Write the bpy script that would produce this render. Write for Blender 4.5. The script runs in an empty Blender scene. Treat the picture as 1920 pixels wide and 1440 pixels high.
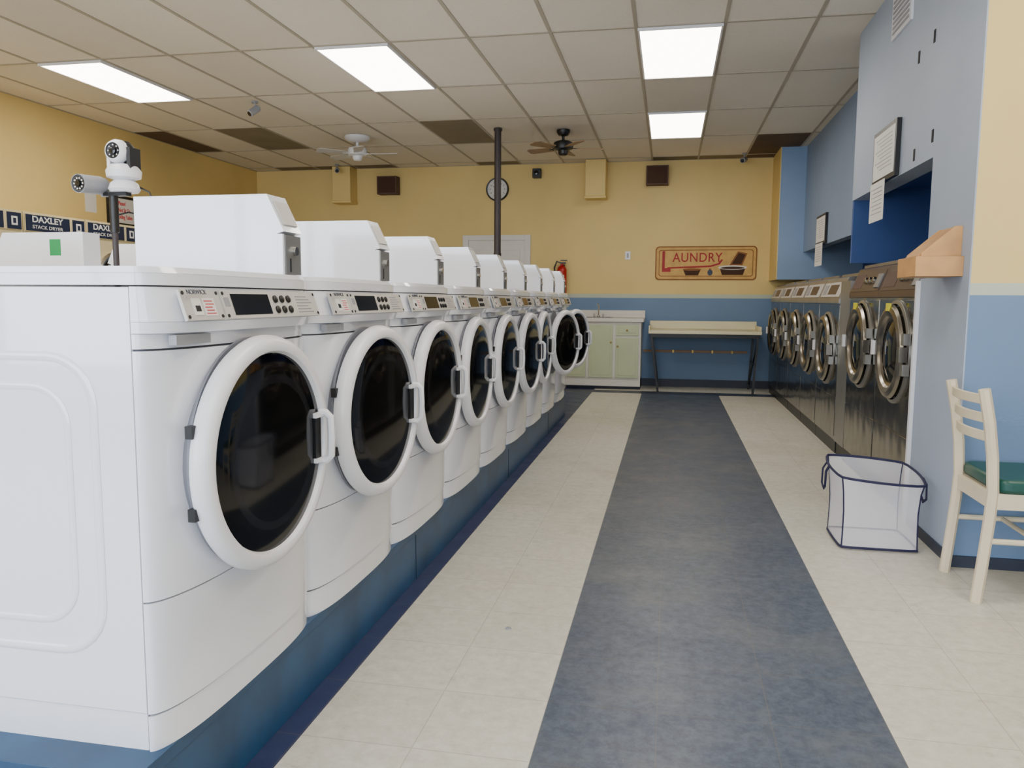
import bpy, bmesh, math
from mathutils import Vector, Matrix
from math import sin, cos, pi, radians
S=bpy.context.scene
COL=bpy.context.collection

# ------------------------------------------------------------ materials
def lin(c):
    return tuple(((x/255)/12.92 if x/255<=0.04045 else (((x/255)+0.055)/1.055)**2.4) for x in c)+(1,)
class NT:
    def __init__(s,name):
        s.mat=bpy.data.materials.new(name); s.mat.use_nodes=True
        s.n=s.mat.node_tree.nodes; s.l=s.mat.node_tree.links
        s.p=s.n["Principled BSDF"]; s._o=None
    def obj(s):
        if not s._o: s._o=s.n.new('ShaderNodeTexCoord')
        return s._o.outputs['Object']
    def xyz(s):
        k=s.n.new('ShaderNodeSeparateXYZ'); s.l.new(s.obj(),k.inputs[0]); return k.outputs
    def setin(s,sock,v):
        if isinstance(v,(int,float)): sock.default_value=v
        elif isinstance(v,tuple): sock.default_value=v
        else: s.l.new(v,sock)
    def math(s,op,a,b=0.0,c=0.0):
        k=s.n.new('ShaderNodeMath'); k.operation=op
        s.setin(k.inputs[0],a); s.setin(k.inputs[1],b); s.setin(k.inputs[2],c); return k.outputs[0]
    def mix(s,f,a,b):
        k=s.n.new('ShaderNodeMix'); k.data_type='RGBA'
        s.setin(k.inputs[0],f); s.setin(k.inputs[6],a); s.setin(k.inputs[7],b); return k.outputs[2]
    def noise(s,scale,detail=3,rough=0.5,vec=None):
        k=s.n.new('ShaderNodeTexNoise'); k.inputs['Scale'].default_value=scale
        k.inputs['Detail'].default_value=detail; k.inputs['Roughness'].default_value=rough
        s.l.new(vec or s.obj(),k.inputs['Vector']); return k.outputs['Fac']
    def ramp(s,f,a,b):
        k=s.n.new('ShaderNodeMapRange'); s.setin(k.inputs[0],f)
        k.inputs[1].default_value=a;k.inputs[2].default_value=b; return k.outputs[0]
    def bump(s,h,strength,dist=0.01):
        k=s.n.new('ShaderNodeBump'); k.inputs['Strength'].default_value=strength
        k.inputs['Distance'].default_value=dist; s.l.new(h,k.inputs['Height'])
        s.l.new(k.outputs[0],s.p.inputs['Normal'])
    def done(s,col=None,rough=0.5,metal=0.0,spec=0.5,coat=0.0):
        if col is not None: s.setin(s.p.inputs['Base Color'],col)
        s.setin(s.p.inputs['Roughness'],rough); s.p.inputs['Metallic'].default_value=metal
        s.p.inputs['Specular IOR Level'].default_value=spec
        s.p.inputs['Coat Weight'].default_value=coat
        return s.mat
def simple(name,c,rough=0.5,metal=0.0,spec=0.5,coat=0.0,var=0.06,scale=6.0):
    t=NT(name); a=lin(c)
    b=tuple(x*(1-var*2) for x in a[:3])+(1,)
    f=t.ramp(t.noise(scale,4),0.35,0.7)
    return t.done(t.mix(f,a,b),rough,metal,spec,coat)
def emis(name,c,st):
    t=NT(name); t.p.inputs['Base Color'].default_value=lin((235,235,235))
    t.p.inputs['Emission Color'].default_value=lin(c); t.p.inputs['Emission Strength'].default_value=st
    return t.mat

YEL=(230,203,132); BLU=(110,138,174); STR=(186,194,176)
def wall_band(name,zs0=1.165,zs1=1.215,yel=YEL,blu=BLU,stripe=STR):
    t=NT(name); z=t.xyz()[2]
    n=t.noise(1.3,4); g=t.ramp(n,0.3,0.75)
    y=t.mix(g,lin(yel),lin(tuple(int(v*0.95) for v in yel)))
    b=t.mix(g,lin(blu),lin(tuple(int(v*0.93) for v in blu)))
    c=t.mix(t.math('GREATER_THAN',z,zs0),b,lin(stripe))
    c=t.mix(t.math('GREATER_THAN',z,zs1),c,y)
    t.bump(t.noise(180,2),0.08,0.002)
    return t.done(c,0.6)
M={}
M['band']=wall_band('paint_yellow_over_blue')
M['bluewall']=simple('paint_pale_blue',(164,177,197),0.55,scale=1.5)
M['bluewall2']=simple('paint_mid_blue',(134,154,184),0.55,scale=1.5)
M['bluecol']=simple('paint_column_blue',(138,164,198),0.55,scale=1.5)
M['bluedeep']=simple('paint_deep_blue',(52,84,146),0.6,scale=1.5)
M['yelwall']=simple('paint_yellow',YEL,0.6,scale=1.5)
M['navybase']=simple('vinyl_navy',(44,52,70),0.5)
M['white']=simple('enamel_white',(232,234,242),0.16,coat=0.6,var=0.01,scale=2)
M['whiteplastic']=simple('plastic_white',(228,228,232),0.28,var=0.01)
M['greyplastic']=simple('plastic_grey',(150,152,158),0.45)
M['collar']=simple('door_collar_shade',(120,122,130),0.5)
M['consplate']=simple('console_plate',(196,192,186),0.4,var=0.02)
M['black']=simple('plastic_black',(18,18,20),0.4)
M['screen']=simple('screen_black',(10,11,16),0.15)
M['seam']=simple('seam_shadow_grey',(96,98,104),0.8)  # darker core colour, paints shadow into the gaps between panels
M['dark']=simple('dark_recess',(34,34,38),0.8)
M['glass']=simple('smoked_door_glass',(8,8,10),0.07,spec=0.32,var=0.2)
M['glass2']=simple('painted_drum_ring',(24,24,28),0.12,spec=0.3,var=0.3)  # paler ring painted on the opaque glass as a faint drum reflection
M['steelp']=simple('galvanised_plate',(150,152,155),0.4,metal=0.7)
M['plinth']=simple('paint_plinth_blue',(32,76,116),0.4,var=0.2,scale=5)
M['red']=simple('red_ink',(206,70,80),0.5)
M['redtxt']=simple('red_ink_dark',(168,36,44),0.6)
M['green']=simple('green_label',(20,150,80),0.5)
M['navy']=simple('navy_label',(22,36,66),0.4)
M['cream']=simple('dryer_cream',(214,200,158),0.45,var=0.02)
M['paper']=simple('paper_white',(228,226,222),0.7,var=0.02)
M['chrome']=simple('chrome',(205,200,190),0.2,metal=1.0,var=0.02)
M['dullchrome']=simple('dull_chrome',(156,150,140),0.26,metal=1.0,var=0.05)
M['brass']=simple('brass',(150,125,70),0.3,metal=0.8)
M['brownpanel']=simple('brown_control_panel',(78,62,54),0.35)
M['pole']=simple('painted_pipe_dark',(58,50,52),0.5)
M['speaker']=simple('speaker_brown',(92,68,58),0.7)
M['pine']=simple('pine',(206,156,98),0.5,var=0.12,scale=9)
M['beige']=simple('beech_pale',(222,208,180),0.4,var=0.04,scale=8)
M['gvinyl']=simple('green_vinyl',(12,74,66),0.35)
M['sage']=simple('sage_green_door',(192,202,166),0.45,var=0.03)
M['cabwhite']=simple('cabinet_white',(222,218,210),0.45,var=0.03)
M['laminate']=simple('laminate_cream',(226,218,180),0.35,var=0.03)
M['extred']=simple('extinguisher_red',(176,20,24),0.3)
M['wood']=simple('fan_blade_wood',(150,118,86),0.5,var=0.1)
M['mattan']=simple('mat_tan',(216,176,108),0.9,var=0.1,scale=12)
M['matbrown']=simple('mat_border_brown',(150,100,62),0.9,var=0.1)
M['dkbrown']=simple('mat_dark_brown',(74,50,38),0.9)
M['navytrim']=simple('navy_binding',(28,28,66),0.7)
M['tbar']=simple('ceiling_tbar',(174,164,146),0.6,var=0.04)
M['tiledark']=simple('ceiling_tile_brown',(136,124,100),0.9,var=0.1,scale=3)
M['tilebrown']=simple('ceiling_tile_dark_brown',(98,78,60),0.9,var=0.1,scale=3)
M['yellowst']=simple('yellow_sticker',(225,215,40),0.5)
M['asphalt']=simple('outside_asphalt',(110,110,110),0.9)
M['lens']=emis('fluorescent_lens',(255,246,232),13)
# stainless
t=NT('stainless_steel'); n=t.noise(3.0,2); t.bump(n,0.35,0.03)
M['steel']=t.done(t.mix(t.noise(1.5,2),lin((150,147,140)),lin((112,109,103))),0.15,1.0)
t=NT('stainless_console')
M['steel2']=t.done(t.mix(t.noise(4,2),lin((170,168,162)),lin((140,138,134))),0.35,0.8)
# ceiling tile
PX=0.575; OX=0.02+PX/2
t=NT('ceiling_tiles'); x,y,z=t.xyz()
ix=t.math('FLOOR',t.math('DIVIDE',t.math('SUBTRACT',x,OX),PX))
iy=t.math('FLOOR',t.math('DIVIDE',t.math('SUBTRACT',y,5.54),1.22))
cm=t.n.new('ShaderNodeCombineXYZ'); t.l.new(ix,cm.inputs[0]); t.l.new(iy,cm.inputs[1])
wn=t.n.new('ShaderNodeTexWhiteNoise'); t.l.new(cm.outputs[0],wn.inputs[0])
c=t.mix(wn.outputs[0],lin((234,226,211)),lin((220,211,195)))
c=t.mix(t.math('MULTIPLY',t.ramp(t.noise(0.9,4),0.45,0.8),0.25),c,lin((196,184,162)))
sp=t.noise(160,2,0.6); c=t.mix(t.ramp(sp,0.62,0.75),c,lin((184,174,156)))
t.bump(sp,0.25,0.004); M['ceil']=t.done(c,0.9)
# floor
t=NT('vinyl_tile_floor'); x,y,z=t.xyz()
def tile_line(v,off,p=0.3045,w=0.0018):
    fr=t.math('FRACT',t.math('DIVIDE',t.math('ADD',v,off),p))
    a=t.math('LESS_THAN',fr,w/p); b=t.math('GREATER_THAN',fr,1-w/p); return t.math('MAXIMUM',a,b)
ln=t.math('MAXIMUM',tile_line(x,0.31+30.45*1),tile_line(y,30.45))
ix=t.math('FLOOR',t.math('DIVIDE',t.math('ADD',x,0.31),0.3045)); iy=t.math('FLOOR',t.math('DIVIDE',y,0.3045))
cm=t.n.new('ShaderNodeCombineXYZ'); t.l.new(ix,cm.inputs[0]); t.l.new(iy,cm.inputs[1])
wn=t.n.new('ShaderNodeTexWhiteNoise'); t.l.new(cm.outputs[0],wn.inputs[0])
m1=t.ramp(t.noise(24,6,0.75),0.35,0.68)
cr=t.mix(m1,lin((214,211,200)),lin((190,187,174)))
cr=t.mix(t.math('MULTIPLY',wn.outputs[0],0.2),cr,lin((180,176,160)))
cr=t.mix(t.math('MULTIPLY',t.ramp(t.noise(0.9,6,0.7),0.50,0.76),0.6),cr,lin((168,158,134)))
cr=t.mix(t.math('MULTIPLY',t.ramp(t.noise(6,6,0.85),0.62,0.70),0.35),cr,lin((142,126,98)))
bl=t.mix(t.ramp(t.noise(26,8,0.8),0.40,0.60),lin((58,68,86)),lin((82,92,108)))
bl=t.mix(t.math('MULTIPLY',t.ramp(t.noise(2.1,7,0.7),0.48,0.74),0.55),bl,lin((110,114,114)))
bl=t.mix(t.math('MULTIPLY',t.ramp(t.noise(55,4,0.8),0.64,0.72),0.4),bl,lin((146,148,146)))
nv=t.mix(m1,lin((38,46,82)),lin((48,58,94)))
gt=lambda a,b:t.math('GREATER_THAN',a,b); lt=lambda a,b:t.math('LESS_THAN',a,b)
mul=lambda a,b:t.math('MULTIPLY',a,b)
ms=mul(mul(gt(x,-0.31),lt(x,0.605)),lt(y,9.78))
mn=mul(lt(x,-0.915),gt(x,-1.3))
mc=mul(gt(y,9.78),lt(y,10.05))
c=t.mix(ms,cr,bl); c=t.mix(mn,c,nv); c=t.mix(mc,c,lin((52,58,72)))
c=t.mix(t.math('MULTIPLY',ln,0.34),c,lin((106,100,88)))
rg=t.math('MULTIPLY_ADD',t.noise(6,4),0.3,0.27)
M['floor']=t.done(c,rg,0,0.5)
# sheer mesh fabric
t=NT('sheer_white_mesh'); t.p.inputs['Base Color'].default_value=lin((240,240,248)); t.p.inputs['Roughness'].default_value=0.8
tr=t.n.new('ShaderNodeBsdfTransparent'); mx=t.n.new('ShaderNodeMixShader'); mx.inputs[0].default_value=0.42
out=t.n['Material Output']; t.l.new(tr.outputs[0],mx.inputs[1]); t.l.new(t.p.outputs[0],mx.inputs[2]); t.l.new(mx.outputs[0],out.inputs[0])
M['mesh']=t.mat
t=NT('window_glass'); tr=t.n.new('ShaderNodeBsdfTransparent'); gl=t.n.new('ShaderNodeBsdfGlossy'); gl.inputs['Roughness'].default_value=0.02
mx=t.n.new('ShaderNodeMixShader'); mx.inputs[0].default_value=0.06
t.l.new(tr.outputs[0],mx.inputs[1]); t.l.new(gl.outputs[0],mx.inputs[2]); t.l.new(mx.outputs[0],t.n['Material Output'].inputs[0]); M['wglass']=t.mat

# ------------------------------------------------------------ mesh builder
class MB:
    def __init__(s): s.v=[];s.f=[];s.m=[];s.mats=[]
    def mi(s,mat):
        mat=M[mat] if isinstance(mat,str) else mat
        if mat not in s.mats: s.mats.append(mat)
        return s.mats.index(mat)
    def add(s,vs,fs,mat,T=None):
        o=len(s.v)
        ml=mat if isinstance(mat,list) else [mat]*len(fs)
        for v in vs:
            v=Vector(v); s.v.append(T@v if T else v)
        for f,m_ in zip(fs,ml): s.f.append([i+o for i in f]); s.m.append(s.mi(m_))
    def box(s,x0,x1,y0,y1,z0,z1,mat,T=None):
        if x0>x1:x0,x1=x1,x0
        if y0>y1:y0,y1=y1,y0
        if z0>z1:z0,z1=z1,z0
        vs=[(x,y,z) for x in(x0,x1) for y in(y0,y1) for z in(z0,z1)]
        s.add(vs,[(0,1,3,2),(4,6,7,5),(0,4,5,1),(2,3,7,6),(0,2,6,4),(1,5,7,3)],mat,T)
    def prism(s,poly,ax,a0,a1,mat,T=None):
        n=len(poly)
        def P(p,a):
            return {'x':(a,p[0],p[1]),'y':(p[0],a,p[1]),'z':(p[0],p[1],a)}[ax]
        vs=[P(p,a0) for p in poly]+[P(p,a1) for p in poly]
        fs=[tuple(range(n)),tuple(range(2*n-1,n-1,-1))]+[(i,(i+1)%n,(i+1)%n+n,i+n) for i in range(n)]
        s.add(vs,fs,mat,T)
    def lathe(s,prof,o,ax,mat,segs=40,T=None,mats=None,cap=True):
        o=Vector(o); ax=Vector(ax).normalized(); q=Vector((0,0,1)).rotation_difference(ax)
        vs=[];rings=[]
        for r,h in prof:
            if r<1e-5:
                rings.append([len(vs)]*segs); vs.append(o+q@Vector((0,0,h)))
            else:
                rings.append(list(range(len(vs),len(vs)+segs)))
                for i in range(segs):
                    a=2*pi*i/segs; vs.append(o+q@Vector((r*cos(a),r*sin(a),h)))
        fs=[];ml=[]
        for j in range(len(prof)-1):
            A,B=rings[j],rings[j+1]
            if A[0]==A[1] and B[0]==B[1]: continue
            for i in range(segs):
                k=(i+1)%segs
                if A[0]==A[1]: f=(A[0],B[k],B[i])
                elif B[0]==B[1]: f=(A[i],A[k],B[0])
                else: f=(A[i],A[k],B[k],B[i])
                fs.append(f); ml.append(mats[j] if mats else mat)
        if cap:
            if prof[0][0]>1e-5: fs.append(tuple(rings[0])); ml.append(mats[0] if mats else mat)
            if prof[-1][0]>1e-5: fs.append(tuple(rings[-1])); ml.append(mats[-1] if mats else mat)
        s.add(vs,fs,ml,T)
    def cyl(s,o,ax,r,h,mat,segs=24,T=None): s.lathe([(r,0),(r,h)],o,ax,mat,segs,T)
    def sweep(s,pts,r,mat,segs=10,closed=False,T=None,flat=1.0):
        pts=[Vector(p) for p in pts]; n=len(pts); vs=[];up=None
        for i,p in enumerate(pts):
            a=pts[i-1] if (i>0 or closed) else p; b=pts[(i+1)%n] if (i<n-1 or closed) else p
            d=(b-a).normalized()
            if up is None:
                up=Vector((0,0,1)) if abs(d.z)<0.9 else Vector((0,1,0))
            sd=d.cross(up).normalized(); up=sd.cross(d).normalized()
            for k in range(segs):
                an=2*pi*(k+0.5)/segs; vs.append(p+sd*r*cos(an)+up*r*flat*sin(an))
        fs=[]
        for i in range(n if closed else n-1):
            j=(i+1)%n
            fs+=[(i*segs+k,i*segs+(k+1)%segs,j*segs+(k+1)%segs,j*segs+k) for k in range(segs)]
        if not closed: fs+=[tuple(range(segs)),tuple(range((n-1)*segs,n*segs))]
        s.add(vs,fs,mat,T)
    def mesh(s,name,ang=35):
        me=bpy.data.meshes.new(name); me.from_pydata([tuple(v) for v in s.v],[],s.f)
        for m in s.mats: me.materials.append(m)
        me.polygons.foreach_set('material_index',s.m)
        bm=bmesh.new(); bm.from_mesh(me)
        bmesh.ops.recalc_face_normals(bm,faces=bm.faces); bm.to_mesh(me); bm.free()
        me.polygons.foreach_set('use_smooth',[True]*len(me.polygons))
        me.set_sharp_from_angle(angle=radians(ang)); me.update()
        return me
    def obj(s,name,parent=None,bevel=0.0,ang=35):
        return place(name,s.mesh(name,ang),parent,bevel=bevel)
def place(name,me,parent=None,loc=(0,0,0),rotz=0,bevel=0.0):
    o=bpy.data.objects.new(name,me); COL.objects.link(o); o.location=loc; o.rotation_euler=(0,0,rotz)
    if parent: o.parent=parent
    if bevel:
        b=o.modifiers.new('bevel','BEVEL'); b.width=bevel; b.segments=2; b.limit_method='ANGLE'; b.angle_limit=radians(40); b.harden_normals=False
    return o
def empty(name,loc=(0,0,0),rotz=0):
    e=bpy.data.objects.new(name,None); COL.objects.link(e); e.location=loc; e.rotation_euler=(0,0,rotz); e.empty_display_size=0.1; return e
FX=Matrix(((0,0,1,0),(1,0,0,0),(0,1,0,0),(0,0,0,1)))      # text facing +X
FNY=Matrix(((1,0,0,0),(0,0,-1,0),(0,1,0,0),(0,0,0,1)))    # facing -Y
def text_mesh(name,body,size,mat,ext=0.001,sx=1.0,spacing=1.0,bold=0.0,cs=1.0):
    c=bpy.data.curves.new(name,'FONT'); c.body=body; c.size=size; c.extrude=ext; c.align_x='CENTER'; c.align_y='CENTER'
    c.space_line=spacing; c.offset=bold; c.space_character=cs
    o=bpy.data.objects.new(name,c); COL.objects.link(o)
    dg=bpy.context.evaluated_depsgraph_get(); me=bpy.data.meshes.new_from_object(o.evaluated_get(dg))
    bpy.data.objects.remove(o); bpy.data.curves.remove(c)
    me.materials.clear(); me.materials.append(M[mat]); me.transform(Matrix.Diagonal((sx,1,1,1))); me.name=name
    return me
def text(name,body,size,mat,B,loc,parent=None,**k):
    me=text_mesh(name,body,size,mat,**k); me.transform(Matrix.Translation(loc)@B)
    return place(name,me,parent)

# ------------------------------------------------------------ room shell
ZC=2.936; YB=10.7; XL=-5.85; XR=3.2; YF=-2.6; YR=3.64
b=MB(); b.box(XL-.1,XR+.1,YF-.1,YB+.1,-.1,0,'floor'); b.obj('floor')
b=MB(); b.box(XL-.1,XR+.1,YF-.1,YB+.1,ZC,ZC+.1,'ceil'); b.obj('ceiling')
b=MB(); b.box(XL-.1,XL,YF,YB,0,ZC,'band'); b.obj('wall_left')
b=MB(); b.box(XL-.1,XR+.1,YB,YB+.1,0,ZC,'band'); b.obj('wall_back')
b=MB(); b.box(XR,XR+.1,YF,YB,0,ZC,'band'); b.obj('wall_right')
b=MB(); b.box(1.226,XR,YR,YR+.1,0,ZC,'band'); b.obj('wall_return')
b=MB(); b.box(1.22,1.36,YR+.001,4.22,0,ZC,'bluewall'); b.obj('wall_pier')
b=MB(); b.box(1.22,1.34,4.22,4.305,0,1.25,'bluewall'); b.obj('wall_pier_lower')
b=MB(); b.box(1.22,1.34,4.22,5.95,1.826,ZC,'bluewall'); b.obj('wall_bulkhead')
b=MB(); b.box(1.227,2.2,5.925,5.965,1.40,ZC,'bluedeep'); b.obj('wall_partition')
b=MB(); b.box(1.53,1.62,5.97,10.0,1.71,ZC,'bluewall2'); b.obj('wall_bulkhead_rear')
b=MB(); b.box(2.2,2.3,3.8,YB,0,ZC,'bluedeep'); b.obj('wall_alcove')
b=MB(); b.box(1.36,2.2,3.8,3.9,0,ZC,'bluedeep'); b.obj('wall_alcove_side')
b=MB(); b.box(1.345,2.19,4.23,5.92,1.90,1.93,'bluedeep'); b.box(1.345,1.36,4.23,5.92,1.84,1.90,'bluedeep'); b.obj('wall_alcove_soffit')
b=MB(); b.box(1.245,2.2,10.0,10.02,1.39,ZC,'bluecol'); b.box(1.235,1.245,10.0,YB,1.39,ZC,'yelwall'); b.obj('wall_column')
# front wall (behind camera) with storefront windows
b=MB(); b.box(XL,XR,YF-.1,YF,0,0.55,'band'); b.box(XL,XR,YF-.1,YF,2.6,ZC,'band')
for x0,x1 in ((XL,-5.3),(-0.6,-0.3),(2.9,XR)): b.box(x0,x1,YF-.1,YF,0.55,2.6,'band')
b.obj('wall_front')
for n,(x0,x1) in enumerate(((-5.3,-0.6),(-0.3,2.9))):
    b=MB(); k=3 if n==0 else 2
    for i in range(k+1):
        xx=x0+(x1-x0)*i/k; xx=min(max(xx,x0+.03),x1-.03); b.box(xx-.03,xx+.03,YF-.09,YF-.01,.55,2.6,'steel2')
    b.box(x0,x1,YF-.085,YF-.015,.55,.61,'steel2'); b.box(x0,x1,YF-.085,YF-.015,2.54,2.6,'steel2')
    b.box(x0+.02,x1-.02,YF-.055,YF-.049,.57,2.58,'wglass'); b.obj('window_%d'%(n+1))
b=MB(); b.box(-30,30,-40,YF-.12,-.12,-.02,'asphalt'); b.obj('ground_outside')
# baseboards
b=MB(); b.box(XL,2.2,YB-.012,YB,0,.1,'navybase'); b.obj('baseboard_back')
b=MB(); b.box(1.212,1.222,YR-.012,4.28,0,.05,'navybase'); b.box(1.222,XR,YR-.012,YR,0,.05,'navybase'); b.obj('baseboard_right')
b=MB(); b.box(XL,XL+.012,YF,YB,0,.1,'navybase'); b.obj('baseboard_left')
b=MB(); b.box(1.20,1.219,4.285,4.31,0,1.24,'whiteplastic'); b.obj('trim_1')
b=MB(); b.box(1.232,1.30,5.92,6.235,.10,1.28,'steel2'); b.box(1.25,1.30,5.92,6.235,0,.10,'black'); b.obj('trim_2')
# ceiling grid
GX=[OX+PX*k for k in range(-11,5)]; GY=[5.54+1.22*k for k in range(-6,5)]
b=MB()
for x in GX:
    if XL<x<XR: b.box(x-.012,x+.012,YF,YB,ZC-.005,ZC+.001,'tbar')
for y in GY:
    if y<YB: b.box(XL,XR,y-.012,y+.012,ZC-.0055,ZC+.001,'tbar')
b.box(XL,XL+.02,YF,YB,ZC-.006,ZC,'tbar'); b.box(XL+.02,1.24,YB-.02,YB,ZC-.006,ZC,'tbar')
b.obj('trim_ceiling_grid')
# stained tiles
b=MB()
def tile(cx,r,mat):
    x0=0.02+PX*cx-PX/2+.012; y0=5.54+1.22*r+.012; b.box(max(x0,XL+.02),x0+PX-.024,y0,min(y0+1.195,YB-.02),ZC-.003,ZC+.001,mat)
tile(-4,2,'tiledark'); tile(-8,2,'tiledark'); tile(-10,2,'tilebrown')
tile(2,3,'tilebrown'); tile(2,4,'tilebrown')
for c in (-9,-8,-7,-4,0,1): tile(c,4,'tiledark')
b.obj('stained_ceiling_tiles')
# fluorescent fixtures
me=None
for (cx,cy) in ((0,0.5),(-4,0.5),(-8,0.5),(0,2.5),(-4,-2.5),(-8,-2.5),(0,-2.5),(3,-2.5),(-4,-4.5),(0,-4.5),(-8,-4.5)):
    if me is None:
        q=MB(); q.box(-.264,.264,-.585,.585,-.012,0.004,'lens')
        for s_ in (-1,1):
            q.box(s_*.264,s_*.277,-.6,.6,-.018,.004,'whiteplastic'); q.box(-.264,.264,s_*.585,s_*.6,-.018,.004,'whiteplastic')
        me=q.mesh('fluorescent_light')
    place('fluorescent_ceiling_light',me,None,(0.02+PX*cx,5.54+1.22*cy,ZC-.004))

# ------------------------------------------------------------ washers (front faces +X, y 0..W)
W=0.694
def bulge(b,z0,z1,d0,d1,n,mat,y0=0.0,y1=W,xb=0.0,N=36):
    pts=[]
    for i in range(N+1):
        a=-pi/2+pi*i/N; tt=math.copysign(abs(sin(a))**(2/n),sin(a)); pts.append((max(cos(a),0.0),(y0+y1)/2+(y1-y0)/2*tt))
    pts=pts[1:-1]
    x0=.0015
    lo=[(xb,y0),(x0,y0)]+[(x0+d0*c,y) for c,y in pts]+[(x0,y1),(xb,y1)]; hi=[(xb,y0),(x0,y0)]+[(x0+d1*c,y) for c,y in pts]+[(x0,y1),(xb,y1)]
    k=len(lo); vs=[(x,y,z0) for x,y in lo]+[(x,y,z1) for x,y in hi]
    fs=[tuple(range(k)),tuple(range(2*k-1,k-1,-1))]+[(i,(i+1)%k,(i+1)%k+k,i+k) for i in range(k)]
    b.add(vs,fs,mat)
DC=W/2-.018   # door centre across the width
def washer_body():
    b=MB()
    b.box(-.735,-.004,.004,W-.004,0,.078,'white')
    b.box(-.74,-.002,0,W,.081,.935,'white')
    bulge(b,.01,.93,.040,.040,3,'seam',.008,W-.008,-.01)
    bulge(b,0,.074,.045,.047,3,'white',xb=.0005)
    bulge(b,.079,.309,.053,.057,3,'white',xb=.0005)
    bulge(b,.313,.812,.060,.060,3,'white',xb=.0005)
    bulge(b,.816,.845,.050,.052,4,'white',xb=.0005)
    bulge(b,.846,.868,.072,.082,5,'white',-.001,W+.001,.0005)
    bulge(b,.8685,.936,.082,.060,5,'white',-.001,W+.001,.0005)
    # lid
    bulge(b,.939,.962,.066,.066,5,'white',-.003,W+.003,-.742)
    bulge(b,.9625,.975,.066,.054,5,'white',.0,W,-.735)
    for sy,yy in ((-1,0.0),(1,W)):
        def rr(x0,x1,z0,z1,r):
            P=[]
            for cx,cz,a0 in ((x1-r,z1-r,0),(x0+r,z1-r,90),(x0+r,z0+r,180),(x1-r,z0+r,270)):
                for k in range(7):
                    a=radians(a0+k*15); P.append((cx+r*cos(a),yy,cz+r*sin(a)))
            return P
        b.sweep(rr(-.62,-.09,.20,.80,.10),.010,'white',10,True,flat=.35)
        b.sweep(rr(-.57,-.15,.26,.74,.08),.008,'white',10,True,flat=.35)
    b.box(.045,.0625,.05,.17,.822,.842,'greyplastic')
    # door collar ring, recess shadow painted into its grey
    b.lathe([(.25,.0),(.25,.058),(.262,.062),(.262,.068),(.235,.068)],(0,DC,.565),(1,0,0),'collar',56)
    # console plates (tilted)
    th=math.atan2(.022,.068)
    T=Matrix.Translation((.0845,0,.868))@Matrix.Rotation(-th,4,'Y')
    b.box(-.004,.003,.055,.19,.002,.066,'consplate',T)
    b.box(-.004,.003,.198,.655,.002,.066,'consplate',T)
    b.box(.003,.0045,.235,.40,.010,.058,'screen',T)
    b.box(.003,.0045,.085,.115,.012,.048,'paper',T); b.box(.0045,.0058,.092,.108,.02,.032,'dark',T)
    b.box(.003,.004,.122,.165,.010,.048,'paper',T)
    for k in range(5): b.box(.004,.0046,.126+(k%2)*.004,.161-(k%3)*.004,.014+k*.0066,.0165+k*.0066,'red',T)
    for i in range(3):
        for j in range(2):
            b.lathe([(.0095,0),(.0095,.004),(.006,.006)],(.003,.43+i*.033,.02+j*.026),(1,0,0),'black',12,T)
    for k in range(6): b.box(.003,.0038,.54,.625-(k%3)*.012,.012+k*.008,.0145+k*.008,'greyplastic',T)
    b.box(.003,.0038,.205,.225,.03,.05,'greyplastic',T)
    for y in (.063,.182,.206,.647):
        for z in (.009,.059): b.cyl((.003,y,z),(1,0,0),.004,.002,'black',8,T)
    # coin box
    y0,y1=.583,.685
    prof=[(-.41,.9755),(.004,.9755),(.004,1.082),(.024,1.088),(-.022,1.184),(-.41,1.184)]
    b.prism(prof,'y',y0,y1,'white')
    b.box(.0045,.022,y0+.012,y1-.003,.978,1.080,'steelp')
    b.box(.004,.020,y0,y0+.010,.9755,1.082,'white')
    b.cyl((.022,y0+.06,1.04),(1,0,0),.012,.008,'chrome',14)
    b.box(.022,.024,y0+.035,y0+.040,.985,1.02,'black')
    T2=Matrix.Translation((.0015,(y0+y1)/2,1.136))@Matrix.Rotation(-math.atan2(.046,.096),4,'Y')
    b.box(0.0,.004,-.038,.038,-.034,.034,'consplate',T2)
    me=b.mesh('washer_body'); return me
WB=washer_body()
brand=text_mesh('console_lettering','NORWICK',.014,'navy',ext=.0004); brand.transform(Matrix.Translation((.0805,.095,.9265))@Matrix.Rotation(-.31,4,'Y')@FX)
DR=.270
def washer_door():
    b=MB(); R=DR; o=(0,R,0)
    b.lathe([(.235,0),(R-.006,.003),(R,.012),(R,.022),(R-.005,.036),(R-.015,.044),(R-.028,.047),(R-.036,.044),(R-.041,.034)],o,(1,0,0),'whiteplastic',72,cap=False)
    b.lathe([(.235,0),(.0,.0)],o,(1,0,0),'greyplastic',64,cap=False)
    b.lathe([(R-.0405,.034),(.212,.038),(.180,.042),(.160,.0435),(.0,.045)],o,(1,0,0),'glass',64,mats=['glass','glass','glass2','glass'],cap=False)
    # handle
    b.box(.034,.046,R+.182,R+.210,-.055,.055,'black')
    b.sweep([(.040,R+.216,-.062),(.056,R+.219,-.062),(.068,R+.221,-.050),(.070,R+.221,.0),(.068,R+.221,.050),(.056,R+.219,.062),(.040,R+.216,.062)],.010,'whiteplastic',8)
    for z in (-.058,.058): b.box(.036,.050,R+.180,R+.220,z-.006,z+.006,'whiteplastic')
    for z in (-.085,.085):
        b.box(-.002,.014,.004,.024,z-.013,z+.013,'black')
    return b.mesh('washer_door')
WD=washer_door()
def make_washer(loc,rot,ang):
    e=empty('front_load_washing_machine',loc,rot)
    place('cabinet',WB,e,bevel=.0035); place('lettering',brand,e)
    place('door',WD,e,(.0685,DC-DR-.004,.562),radians(-ang)); return e
PZ=.22
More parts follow.
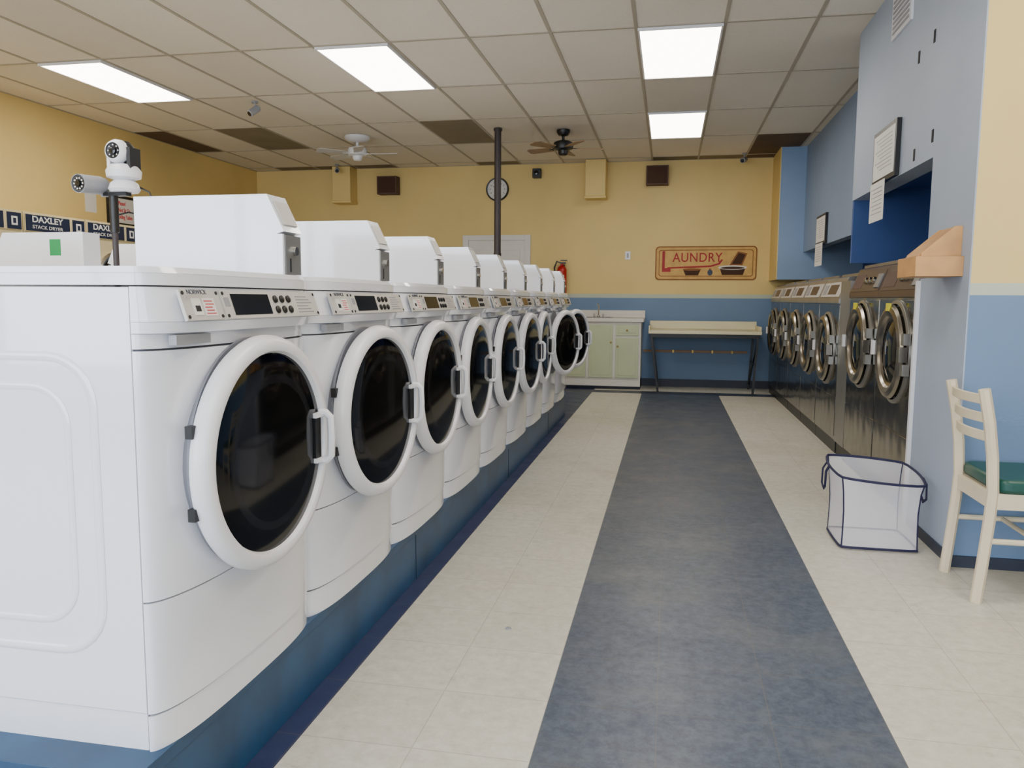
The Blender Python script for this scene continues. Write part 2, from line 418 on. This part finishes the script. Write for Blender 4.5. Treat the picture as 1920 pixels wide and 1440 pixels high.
for k,a in enumerate([3,5.5,2.5,.5,2,4.5,1,17,19]): make_washer((-1.01,1.352+.70*k,PZ),0,a)
for k in range(9): make_washer((-2.81,1.352+.70*k+.87,PZ),pi,2)
b=MB(); b.box(-2.45,-2.40,2.811,2.8125,1.30,1.365,'green'); b.obj('green_sticker')
# plinths
b=MB(); b.box(-1.76,-.985,1.27,7.72,0,PZ-.031,'plinth'); b.box(-1.765,-.98,1.265,7.725,PZ-.03,PZ,'plinth')
for y in (3.0,4.9,6.6): b.box(-.985,-.983,y,y+.006,0,PZ-.035,'navybase')
b.obj('washer_plinth',bevel=.004)
b=MB(); b.box(-2.83,-2.06,1.45,7.95,0,PZ,'plinth'); b.obj('washer_plinth',bevel=.004)

# ------------------------------------------------------------ camera stand
e=empty('security_camera_stand',(-1.912,2.50,0))
b=MB(); b.cyl((0,0,0),(0,0,1),.12,.02,'black'); b.cyl((0,0,.02),(0,0,1),.010,1.42,'pole',16); b.cyl((0,0,1.36),(0,0,1),.015,.13,'black',16)
b.box(-.03,.06,-.015,.015,1.485,1.497,'black'); b.obj('post',e)
b=MB()
b.lathe([(.045,0),(.052,.01),(.045,.03),(.03,.042)],(.045,0,1.497),(0,0,1),'whiteplastic',28)
b.lathe([(.03,0),(.055,.008),(.058,.03),(.045,.05),(.02,.055)],(.045,0,1.538),(0,0,1),'whiteplastic',28)
b.box(.0,.012,-.026,.026,1.57,1.64,'whiteplastic'); b.box(.078,.092,-.028,.028,1.57,1.645,'black')
b.lathe([(.0,-.04),(.022,-.036),(.036,-.02),(.042,0),(.036,.02),(.022,.036),(0,.04)],(.045,0,1.632),(0,0,1),'black',28)
ax=Vector((-.02,-1,0)).normalized()
b.lathe([(.041,.0),(.040,.022),(.034,.034),(.027,.038)],(.040,-.008,1.632),ax,'whiteplastic',28,cap=False)
b.lathe([(.027,.038),(.027,.034),(.012,.030),(0,.030)],(.040,-.008,1.632),ax,'black',28,cap=False)
b.lathe([(.012,.030),(.012,.040),(0,.042)],(.040,-.008,1.632),ax,'screen',20,cap=False)
for i in range(8):
    a=2*pi*i/8; b.cyl((.040+.019*cos(a),-.043,1.632+.019*sin(a)),ax,.0025,.002,'paper',6)
b.obj('pan_tilt_camera',e)
b=MB(); ax=Vector((-.12,-1,-.05)).normalized(); o=Vector((-.040,.015,1.522))
b.lathe([(.022,0),(.028,.01),(.028,.11),(.025,.115)],o,ax,'steelp',28); b.lathe([(.024,.1155),(.0,.1156)],o,ax,'black',28,cap=False)
b.lathe([(.029,.02),(.031,.03),(.031,.118),(.029,.118)],o,ax,'greyplastic',28,cap=False)
b.lathe([(.010,.116),(.010,.122),(0,.123)],o,ax,'screen',16,cap=False)
sd=Vector((-ax.y,ax.x,0)).normalized()
for i in range(10):
    a=2*pi*i/10; p=o+ax*.116+sd*(cos(a)*.018)+Vector((0,0,sin(a)*.018)); b.cyl(p,ax,.003,.002,'paper',8)
b.box(-.05,.0,.0,.02,1.485,1.50,'greyplastic'); b.obj('bullet_camera',e)
b=MB(); b.sweep([(.06,.02,1.53),(.12,.03,1.50),(.14,.03,1.45),(.10,.02,1.42),(.05,.01,1.43),(.01,.0,1.42)],.003,'black',6); b.obj('cable',e)

# ------------------------------------------------------------ stack dryers on left wall
def dryer_mesh():
    b=MB(); w=.70
    b.box(-.68,0,0.003,w-.003,.0,1.82,'cream')
    for z0 in (.08,.95):
        b.box(0,.008,.02,w-.02,z0,z0+.70,'cream')
        b.lathe([(.25,0),(.255,.02),(.235,.035),(.215,.03)],(.008,w/2,z0+.35),(1,0,0),'chrome',40,cap=False)
        b.lathe([(.216,.028),(0,.034)],(.008,w/2,z0+.35),(1,0,0),'glass',40,cap=False)
        b.box(.02,.06,w/2+.22,w/2+.25,z0+.30,z0+.40,'black')
    b.box(0,.010,.015,.685,1.665,1.805,'cream'); b.box(.010,.014,.02,.50,1.67,1.80,'navy')
    b.box(.010,.014,.535,.675,1.67,1.80,'navy'); b.box(.014,.016,.575,.635,1.70,1.77,'paper')
    b.box(.016,.017,.59,.62,1.715,1.755,'navy')
    return b.mesh('dryer')
DM=dryer_mesh()
d1=text_mesh('dryer_name','DAXLEY',.07,'paper',ext=.0006,sx=1.3,bold=.0015); d1.transform(Matrix.Translation((.0147,.25,1.763))@FX)
d2=text_mesh('dryer_type','STACK DRYER',.04,'paper',ext=.0006,sx=1.3); d2.transform(Matrix.Translation((.0147,.25,1.703))@FX)
for k in range(11):
    e=empty('stack_dryer',(-5.13,2.10+.703*k,0)); place('cabinet',DM,e,bevel=.003); place('name_label',d1,e); place('type_label',d2,e)

# left wall notice
e=empty('framed_notice',(0,0,0))
b=MB(); b.box(XL,XL+.02,7.53,7.97,1.90,2.22,'black'); b.box(XL+.02,XL+.023,7.56,7.94,1.93,2.19,'paper'); b.obj('frame',e,bevel=.003)
text('notice_text','Please!\nDo Not Sit On\nThe Folding Tables',.062,'red',FX,(XL+.024,7.75,2.065),e,sx=.68,spacing=1.15,bold=.001)
b=MB(); b.box(XL,XL+.003,7.22,7.38,2.0,2.24,'paper'); b.obj('posted_paper_sheet')

# ------------------------------------------------------------ back wall items
e=empty('door_1')
b=MB()
b.box(-2.80,-2.72,YB-.03,YB,0,2.0,'cabwhite'); b.box(-1.94,-1.86,YB-.03,YB,0,2.0,'cabwhite'); b.box(-2.72,-1.94,YB-.029,YB,1.93,2.0,'cabwhite')
b.box(-2.719,-1.941,YB-.018,YB,0.01,1.929,'cabwhite')
b.lathe([(.012,0),(.012,.03),(.028,.04),(.028,.06),(0,.065)],(-2.02,YB-.018,1.0),(0,-1,0),'brass',20)
for z0,z1 in ((.2,.9),(1.05,1.8)):
    for x0,x1 in ((-2.66,-2.37),(-2.29,-2.0)):
        b.box(x0,x1,YB-.023,YB-.0175,z0,z1,'cabwhite')
b.obj('leaf_and_frame',e,bevel=.002)
# clock
e=empty('round_clock'); b=MB(); o=(-2.32,YB,2.61)
b.lathe([(.155,0),(.158,.02),(.150,.04),(.138,.038),(.136,.022)],o,(0,-1,0),'black',48,cap=False)
b.lathe([(.138,.022),(0,.022)],o,(0,-1,0),'paper',48,cap=False); b.obj('case',e)
b=MB()
for i in range(12):
    a=i*pi/6; T=Matrix.Translation((o[0],YB-.024,o[2]))@Matrix.Rotation(a,4,'Y'); b.box(-.002,.002,-.001,.001,.118,.128,'black',T)
T=Matrix.Translation((o[0],YB-.027,o[2]))@Matrix.Rotation(radians(-55),4,'Y'); b.box(-.003,.003,-.002,.002,-.015,.07,'black',T)
T=Matrix.Translation((o[0],YB-.031,o[2]))@Matrix.Rotation(radians(40),4,'Y'); b.box(-.002,.002,-.002,.002,-.02,.1,'black',T)
b.obj('marks_and_hands',e)
for i in range(1,13):
    a=i*pi/6; text('numeral',str(i),.030,'dark',FNY,(o[0]+sin(a)*.098,YB-.0235,o[2]+cos(a)*.098),e,ext=.0005)
# speakers
for x,z in ((-3.84,2.68),(-.20,2.73)):
    b=MB(); b.box(x-.14,x+.14,YB-.16,YB-.003,z-.12,z+.12,'speaker'); b.box(x-.125,x+.125,YB-.166,YB-.16,z-.105,z+.105,'dkbrown'); b.obj('speaker_box' if x<-1 else 'loudspeaker',bevel=.006)
b=MB(); b.box(-1.83,-1.72,YB-.1,YB,2.74,2.86,'black'); b.lathe([(.03,0),(.03,.03),(0,.035)],(-1.775,YB-.1,2.80),(0,-1,0),'screen',20); b.obj('motion_sensor',bevel=.005)
for x in (-4.46,-.98):
    b=MB(); b.box(x-.13,x+.13,YB-.25,YB,2.471,ZC-.006,'yelwall'); b.box(x-.14,x+.14,YB-.26,YB,2.44,2.47,'yelwall'); b.obj('duct_cover_box',bevel=.004)
def small_cam(loc,d):
    b=MB(); d=Vector(d).normalized(); l=Vector(loc)
    b.cyl(l,(0,0,-1),.03,.012,'greyplastic',18); b.cyl(l,(0,0,-1),.008,.06,'greyplastic',10)
    o=l+Vector((0,0,-.075))-d*.05; b.lathe([(.024,0),(.032,.01),(.032,.12),(.024,.125)],o,d,'greyplastic',20); b.lathe([(.023,.126),(0,.127)],o,d,'screen',16,cap=False)
    b.obj('ceiling_security_camera')
small_cam((-3.8,6.95,ZC-.004),(-.5,-1,-.8)); small_cam((-4.45,YB-.4,ZC-.004),(.4,-1,-.3)); small_cam((.85,YB-.35,ZC-.004),(-.4,-1,-.3))
b=MB(); b.box(-.595,-.525,YB-.012,YB,1.665,1.775,'whiteplastic'); b.box(-.57,-.55,YB-.018,YB-.012,1.69,1.75,'greyplastic'); b.obj('light_switch',bevel=.003)
b=MB(); b.box(-2.36,-2.29,YB-.01,YB,2.08,2.18,'whiteplastic'); b.obj('junction_plate')
# pole
b=MB(); b.cyl((-1.83,8.44,0),(0,0,1),.036,ZC-.006,'pole',24); b.cyl((-1.83,8.44,0),(0,0,1),.07,.015,'pole',24); b.cyl((-1.83,8.44,ZC-.03),(0,0,1),.045,.022,'pole',24)
b.cyl((-1.83,8.44,1.6),(0,0,1),.041,.03,'pole',24); b.obj('support_pole')
# laundry mat
e=empty('laundry_mat_sign'); b=MB()
def rrect(x0,x1,z0,z1,r,n=6):
    P=[]
    for cx,cz,a0 in ((x1-r,z1-r,0),(x0+r,z1-r,90),(x0+r,z0+r,180),(x1-r,z0+r,270)):
        for k in range(n+1):
            a=radians(a0+90*k/n); P.append((cx+r*cos(a),cz+r*sin(a)))
    return P
b.prism(rrect(-.20,1.08,1.40,1.835,.05),'y',YB-.010,YB,'matbrown'); b.prism(rrect(-.185,1.065,1.415,1.82,.04),'y',YB-.014,YB-.010,'mattan')
b.prism(rrect(-.155,1.035,1.445,1.79,.03),'y',YB-.015,YB-.014,'matbrown'); b.prism(rrect(-.145,1.025,1.455,1.78,.025),'y',YB-.016,YB-.015,'mattan')
def ell(cx,cz,rx,rz,mat,d=.018):
    b.prism([(cx+rx*cos(a*pi/12),cz+rz*sin(a*pi/12)) for a in range(24)],'y',YB-d,YB-.0155,mat)
b.prism([(-.06,1.545),(.50,1.565),(.62,1.60),(.66,1.66),(.635,1.665),(.60,1.618),(.50,1.588),(-.04,1.565)],'y',YB-.018,YB-.0155,'redtxt')
b.prism([(.16,1.530),(.19,1.462),(.35,1.462),(.38,1.530)],'y',YB-.019,YB-.0155,'dkbrown'); ell(.27,1.535,.12,.016,'matbrown',.020)
ell(.50,1.497,.033,.038,'navy',.018); ell(.50,1.54,.018,.010,'matbrown',.019)
b.prism([(.62,1.555),(.65,1.465),(.91,1.465),(.94,1.555)],'y',YB-.019,YB-.0155,'dkbrown'); ell(.78,1.56,.18,.028,'paper',.020); ell(.78,1.555,.15,.016,'dkbrown',.021)
b.prism([(.74,1.59),(.90,1.59),(.96,1.74),(.84,1.765)],'y',YB-.022,YB-.0155,'matbrown'); b.prism([(.77,1.605),(.885,1.605),(.935,1.725),(.85,1.745)],'y',YB-.023,YB-.0155,'dkbrown')
b.obj('mat',e)
text('mat_initial','L',.37,'redtxt',FNY,(-.065,YB-.0165,1.625),e,bold=.008,sx=.66)
text('mat_word','AUNDRY',.165,'redtxt',FNY,(.335,YB-.0165,1.685),e,bold=.0015,sx=.88,cs=1.08)
# fire extinguisher
b=MB(); o=(-1.42,YB-.10,1.20)
b.lathe([(.05,0),(.062,.012),(.065,.04),(.065,.33),(.05,.37),(.022,.39),(.02,.41)],o,(0,0,1),'extred',28)
b.box(o[0]-.02,o[0]+.05,o[1]-.015,o[1]+.015,1.61,1.63,'black'); b.box(o[0]-.02,o[0]+.07,o[1]-.012,o[1]+.012,1.645,1.66,'black')
b.sweep([(o[0]-.01,o[1],1.62),(o[0]-.07,o[1],1.64),(o[0]-.10,o[1]-.01,1.56),(o[0]-.085,o[1]-.02,1.42),(o[0]-.07,o[1]-.03,1.3)],.011,'black',8)
b.box(o[0]-.04,o[0]+.04,o[1]-.0665,o[1]-.055,1.33,1.46,'paper'); b.box(o[0]-.03,o[0]+.03,o[1]+.06,YB-.001,1.25,1.6,'black')
b.obj('fire_extinguisher')
# sink counter
e=empty('sink_cabinet'); b=MB(); x0,x1,yf=-1.30,-.345,10.17; yb=YB-.014
b.box(x0,x1,yf,yb,.125,.859,'cabwhite'); b.box(x0+.002,x1-.002,yf+.06,yb,0,.124,'navybase')
b.box(x0,x1,yf-.005,yf+.055,.04,.124,'cabwhite')
b.box(x0-.02,x1+.03,yf-.04,yb,.86,.905,'cabwhite'); b.box(x0-.02,x1+.03,yb-.02,yb,.906,1.0,'cabwhite'); b.obj('carcass',e,bevel=.003)
b=MB()
for a0,a1,z0,z1 in ((-1.0,-.70,.15,.82),(-.66,-.375,.15,.66),(-.66,-.375,.69,.82),(-1.28,-1.04,.15,.82)):
    b.box(a0,a1,yf-.02,yf,z0,z1,'sage'); b.box(a0+.03,a1-.03,yf-.024,yf-.0195,z0+.03,z1-.03,'sage')
for x,z in ((-.72,.6),(-.635,.55),(-.52,.755)): b.lathe([(.006,0),(.006,.015),(.014,.022),(0,.028)],(x,yf-.022,z),(0,-1,0),'brass',14)
b.obj('doors',e,bevel=.003)
b=MB(); b.box(-1.12,-.72,10.25,10.6,.903,.912,'steel2'); b.box(-1.09,-.75,10.28,10.53,.9125,.9135,'dark')
b.cyl((-.92,10.57,.91),(0,0,1),.02,.02,'chrome',18); b.sweep([(-.92,10.57,.92),(-.92,10.57,1.05),(-.92,10.54,1.08),(-.92,10.48,1.085),(-.92,10.43,1.07)],.009,'chrome',10)
b.cyl((-.98,10.57,.91),(0,0,1),.012,.045,'chrome',14); b.cyl((-.86,10.57,.91),(0,0,1),.012,.045,'chrome',14); b.obj('sink_and_faucet',e)
# folding table
e=empty('folding_table'); b=MB(); x0,x1,y0,y1=-.25,1.10,9.98,10.65
b.box(x0,x1,y0,y1,.725,.765,'laminate'); b.box(x0,x1,y1-.02,y1,.7655,.87,'laminate'); b.box(x0,x0+.02,y0+.05,y1-.021,.7655,.82,'laminate'); b.box(x1-.02,x1,y0+.05,y1-.021,.7655,.82,'laminate'); b.obj('top',e,bevel=.004)
b=MB()
for x,dx in ((x0+.03,.10),(x1-.04,-.04)):
    for y in (y0+.05,y1-.06): b.sweep([(x,y,.725),(x+dx,y,.0)],.018,'black',4)
    b.sweep([(x+dx*.5,y0+.05,.36),(x+dx*.5,y1-.06,.36)],.013,'black',4); b.sweep([(x+dx*.1,y0+.05,.66),(x+dx*.9,y1-.06,.06)],.011,'black',4)
b.box(x0+.02,x1-.02,y0+.03,y0+.05,.68,.7245,'black'); b.obj('legs',e)
b=MB(); b.box(-.33,1.0,YB-.03,YB,.455,.485,'wood')
for x in (-.2,.05,.3,.55,.8): b.box(x,x+.02,YB-.045,YB-.03,.45,.49,'brass')
b.obj('wooden_hook_rail')

# ------------------------------------------------------------ ceiling fans
def fan(loc,body,blade,R,rot,can,nb=5):
    e=empty('ceiling_fan',loc); b=MB()
    b.lathe([(can,0),(can,-.025),(can*.75,-.055),(.02,-.065),(.016,-.065),(.016,-.105),(.05,-.11),(.10,-.13),(.11,-.165),(.10,-.20),(.055,-.215),(.05,-.25),(.035,-.265),(0,-.268)],(0,0,0),(0,0,1),body,32)
    b.obj('motor',e)
    b=MB()
    for i in range(nb):
        T=Matrix.Rotation(rot+2*pi*i/nb,4,'Z')@Matrix.Translation((0,0,-.19))@Matrix.Rotation(radians(11),4,'X')
        b.box(.09,.17,-.015,.015,-.004,.004,body,T)
        b.prism([(.14,-.045),(R-.03,-.062),(R,-.04),(R,.04),(R-.03,.062),(.14,.045)],'z',-.0035,.0035,blade,T)
    b.obj('blades',e)
fan((-1.16,8.64,ZC-.004),'black','wood',.43,.25,.07)
fan((-3.47,8.60,ZC-.004),'whiteplastic','consplate',.46,.1,.14)

# ------------------------------------------------------------ right machines (local front +X, y 0..w)
def big_machine(w,zc,top,brown):
    b=MB(); R=.255
    b.box(-.75,-.01,.004,w-.004,0,.10,'black'); b.box(-.76,0,.003,w-.003,.101,top-.201,'steel')
    b.box(-.002,.004,.012,w-.012,.13,.42,'steel'); b.box(-.002,.004,.012,w-.012,.43,top-.215,'steel')
    cm='brownpanel' if brown else 'steel2'
    b.prism([(-.76,top-.20),(.012,top-.20),(.012,top-.17),(-.05,top-.01),(-.07,top),(-.76,top)],'y',.003,w-.003,cm)
    th=math.atan2(.062,.16); T=Matrix.Translation((.0125,0,top-.17))@Matrix.Rotation(-th,4,'Y')
    if brown:
        b.box(0,.003,.03,w-.03,.01,.15,'brownpanel',T); b.box(.003,.005,.05,.30,.03,.13,'speaker',T)
        for y in (.40,.50,.60): b.lathe([(.022,0),(.02,.02),(0,.022)],(.003,y,.08),(1,0,0),'dullchrome',18,T)
        b.box(.003,.012,.65,.75,.03,.12,'steelp',T)
        b.box(-.3,-.08,.003,w-.003,top+.0005,top+.02,'steel2')
    else:
        b.box(0,.003,.04,w-.04,.02,.14,'consplate',T); b.box(.003,.005,.30,.62,.04,.12,'brownpanel',T); b.box(.003,.006,.08,.22,.04,.12,'greyplastic',T)
        b.box(-.55,-.15,.06,w-.06,top+.0005,top+.03,'steel2')
    b.lathe([(R+.03,.0),(R+.03,.010),(R+.01,.016)],(.004,w/2,zc),(1,0,0),'steel2',56,cap=False)
    b.lathe([(R-.005,.01),(R+.005,.03),(R-.005,.046),(R-.03,.054),(R-.055,.046),(R-.065,.032)],(.004,w/2,zc),(1,0,0),'dullchrome',56,cap=False)
    b.lathe([(R-.064,.033),(R-.08,.026),(R-.085,.022),(.10,.038),(0,.042)],(.004,w/2,zc),(1,0,0),'glass',56,mats=['dullchrome','glass','glass','glass'],cap=False)
    b.box(.02,.062,w/2+R-.02,w/2+R+.03,zc-.04,zc+.04,'dullchrome'); b.box(.045,.072,w/2-R-.01,w/2-R+.03,zc-.03,zc+.05,'whiteplastic')
    b.box(.01,.045,w/2+R-.01,w/2+R+.04,zc+.05,zc+.11,'steel2'); b.box(.01,.045,w/2+R-.01,w/2+R+.04,zc-.11,zc-.05,'steel2')
    if brown: b.box(.046,.060,w/2-.03,w/2+.03,zc+R-.03,zc+R+.012,'yellowst')
    return b
m1=big_machine(.80,.86,1.36,True).mesh('large_washer'); m2=big_machine(.81,.77,1.32,False).mesh('extractor_washer')
for k in range(2): place('large_commercial_washer',m1,None,(1.235,4.315+.80*(k+1),0),pi,bevel=.004)
for k in range(5): place('commercial_washer_extractor',m2,None,(1.235,6.24+.815*(k+1),0),pi,bevel=.004)

# bulkhead wall items
def frame_on(xw,y0,y1,z0,z1,py0,py1,pz0):
    e=empty('framed_instructions'); b=MB()
    b.box(xw-.025,xw,y0,y1,z0,z1,'black'); b.box(xw-.028,xw-.025,y0+.025,y1-.025,z0+.025,z1-.025,'paper')
    n=int((z1-z0-.1)/.022)
    for i in range(n): b.box(xw-.029,xw-.028,y0+.07,y1-.07-(i%3)*.05,z1-.06-i*.022,z1-.056-i*.022,'greyplastic')
    b.obj('frame',e); b=MB(); b.box(xw-.032,xw-.0295,py0,py1,pz0,z0+.01,'paper')
    for i in range(7): b.box(xw-.033,xw-.032,py0+.04,py1-.03-(i%2)*.03,z0-.03-i*.024,z0-.026-i*.024,'greyplastic')
    b.obj('hanging_sheet',e)
frame_on(1.22,4.80,5.30,1.83,2.14,4.98,5.30,1.61)
frame_on(1.53,8.52,9.03,1.72,2.02,8.60,9.0,1.50)
b=MB(); b.box(1.208,1.22,4.70,5.08,2.62,2.86,'whiteplastic')
for i in range(7): b.box(1.204,1.209,4.73,5.05,2.645+i*.028,2.658+i*.028,'greyplastic')
b.obj('air_vent')
b=MB()
for y,z in ((4.29,2.38),(4.53,2.35),(4.23,1.90),(4.52,1.86)): b.box(1.217,1.22,y,y+.025,z,z+.06,'dark')
b.obj('bracket_slots')
# wooden holder
e=empty('wooden_card_holder'); b=MB()
b.box(1.03,1.22,3.715,3.735,1.245,1.33,'pine'); b.box(1.03,1.045,3.7355,3.9695,1.245,1.33,'pine'); b.box(1.03,1.22,3.97,3.99,1.245,1.33,'pine'); b.box(1.046,1.22,3.736,3.969,1.246,1.258,'pine')
b.prism([(1.22,1.331),(1.06,1.331),(1.06,1.345),(1.19,1.46),(1.22,1.46)],'y',3.75,3.768,'pine')
b.prism([(1.22,1.331),(1.06,1.331),(1.06,1.345),(1.19,1.46),(1.22,1.46)],'y',3.95,3.968,'pine')
b.prism([(1.20,1.46),(1.05,1.335),(1.062,1.325),(1.215,1.455)],'y',3.7685,3.9495,'pine'); b.obj('box',e,bevel=.0015)

# ------------------------------------------------------------ chair
e=empty('dining_chair'); b=MB()
for y in (3.21,3.565):
    P=[(1.172,y,0),(1.186,y,.15),(1.200,y,.32),(1.205,y,.43),(1.196,y,.56),(1.178,y,.69),(1.152,y,.815)]
    b.sweep(P,.021,'beige',8)
    b.sweep([(1.56,y,.0),(1.555,y,.43)],.02,'beige',8)
    b.sweep([(1.195,y,.24),(1.558,y,.24)],.011,'beige',8)
    b.box(1.20,1.56,y-.011,y+.011,.365,.425,'beige')
b.box(1.195,1.215,3.222,3.553,.365,.424,'beige'); b.box(1.545,1.565,3.222,3.553,.365,.424,'beige')
b.sweep([(1.38,3.21,.24),(1.38,3.565,.24)],.010,'beige',8)
b.obj('frame',e)
b=MB()
for z,x in ((.635,1.186),(.705,1.176),(.775,1.162)):
    n=10; pts=[]
    for i in range(n+1):
        t_=i/n; pts.append((x-.028*sin(pi*t_),3.21+.355*t_))
    outer=[(p[0]-.006,p[1]) for p in pts]+[(p[0]+.006,p[1]) for p in reversed(pts)]
    b.prism(outer,'z',z-.018,z+.018,'beige')
b.obj('back_slats',e,bevel=.002)
b=MB(); b.prism(rrect(1.215,1.60,3.19,3.585,.05),'z',.425,.478,'gvinyl'); b.obj('seat',e,bevel=.015)

# ------------------------------------------------------------ pop-up hamper
e=empty('mesh_laundry_hamper'); b=MB()
HX,HY=.967,3.955
def ring(z,s,bow=.012):
    h=.172*s; P=[]
    n=9
    for (ax_,ay_),(bx_,by_),(nx,ny) in (((-1,-1),(1,-1),(0,-1)),((1,-1),(1,1),(1,0)),((1,1),(-1,1),(0,1)),((-1,1),(-1,-1),(-1,0))):
        for k in range(n):
            t_=k/n; o_=bow*sin(pi*t_); q=.03 if k==0 else 0
            P.append((HX+h*(ax_+(bx_-ax_)*t_)*(1-q)+nx*o_,HY+h*(ay_+(by_-ay_)*t_)*(1-q)+ny*o_,z))
    return P
levels=[(.012,.97,.004),(.09,.955,.0),(.18,.95,-.004),(.27,.985,.004),(.345,1.04,.022)]
rings=[ring(z,s_,bw) for z,s_,bw in levels]
rings[-1]=[(x,y,z+.018*((y-HY)/.17)-.012*((x-HX)/.17)) for x,y,z in rings[-1]]
n=len(rings[0]); vs=[p for r in rings for p in r]; fs=[]
for j in range(len(rings)-1): fs+=[(j*n+i,j*n+(i+1)%n,(j+1)*n+(i+1)%n,(j+1)*n+i) for i in range(n)]
fs.append(tuple(range(n)))
b.add(vs,fs,'mesh'); b.obj('mesh_panels',e)
b=MB(); b.sweep(rings[-1],.006,'navytrim',8,True); b.sweep(rings[0],.006,'navytrim',8,True)
for c in (0,9,18,27): b.sweep([r[c] for r in rings],.0034,'navytrim',8)
for c,sx in ((31,-1),(13,1)):
    p=Vector(rings[-1][c]); T=[p+Vector((0,-.035,0)),p+Vector((sx*.016,-.04,-.03)),p+Vector((sx*.018,-.04,-.10)),p+Vector((sx*.016,.0,-.12)),p+Vector((sx*.018,.04,-.10)),p+Vector((sx*.016,.04,-.03)),p+Vector((0,.035,0))]
    b.sweep(T,.009,'navytrim',6,flat=.5)
b.obj('binding',e)
b=MB(); b.lathe([(.012,0),(.010,.004),(0,.006)],(-.52,2.6,0),(0,0,1),'greyplastic',9); b.obj('floor_lint')

# ------------------------------------------------------------ lights
def area(name,loc,rot,sx,sy,power,col):
    l=bpy.data.lights.new(name,'AREA'); l.shape='RECTANGLE'; l.size=sx; l.size_y=sy; l.energy=power; l.color=col
    o=bpy.data.objects.new(name,l); COL.objects.link(o); o.location=loc; o.rotation_euler=rot; return o
area('daylight_window_left',(-2.95,YF-.2,1.6),(radians(90),0,0),4.6,2.0,290,(.78,.87,1.0))
area('daylight_window_right',(1.3,YF-.2,1.6),(radians(90),0,0),3.1,2.0,140,(.78,.87,1.0))
w=bpy.data.worlds.new('World'); S.world=w; w.use_nodes=True
bg=w.node_tree.nodes['Background']; bg.inputs[0].default_value=(.75,.85,1,1); bg.inputs[1].default_value=1.0

# ------------------------------------------------------------ camera
f=1490.0; th=radians(6.08); ps=radians(11.14); ro=.006
F=Vector((-sin(ps)*cos(th),cos(ps)*cos(th),-sin(th))); r=Vector((cos(ps),sin(ps),0)); u=r.cross(F)
Rc=r*cos(ro)+u*sin(ro); Uc=-r*sin(ro)+u*cos(ro)
cam=bpy.data.cameras.new('camera'); co=bpy.data.objects.new('camera',cam); COL.objects.link(co)
m=Matrix((Rc,Uc,-F)).transposed().to_4x4(); m.translation=Vector((0,0,1.136)); co.matrix_world=m
cam.sensor_fit='HORIZONTAL'; cam.sensor_width=36; cam.lens=36*f/1920; cam.clip_start=.05
S.camera=co
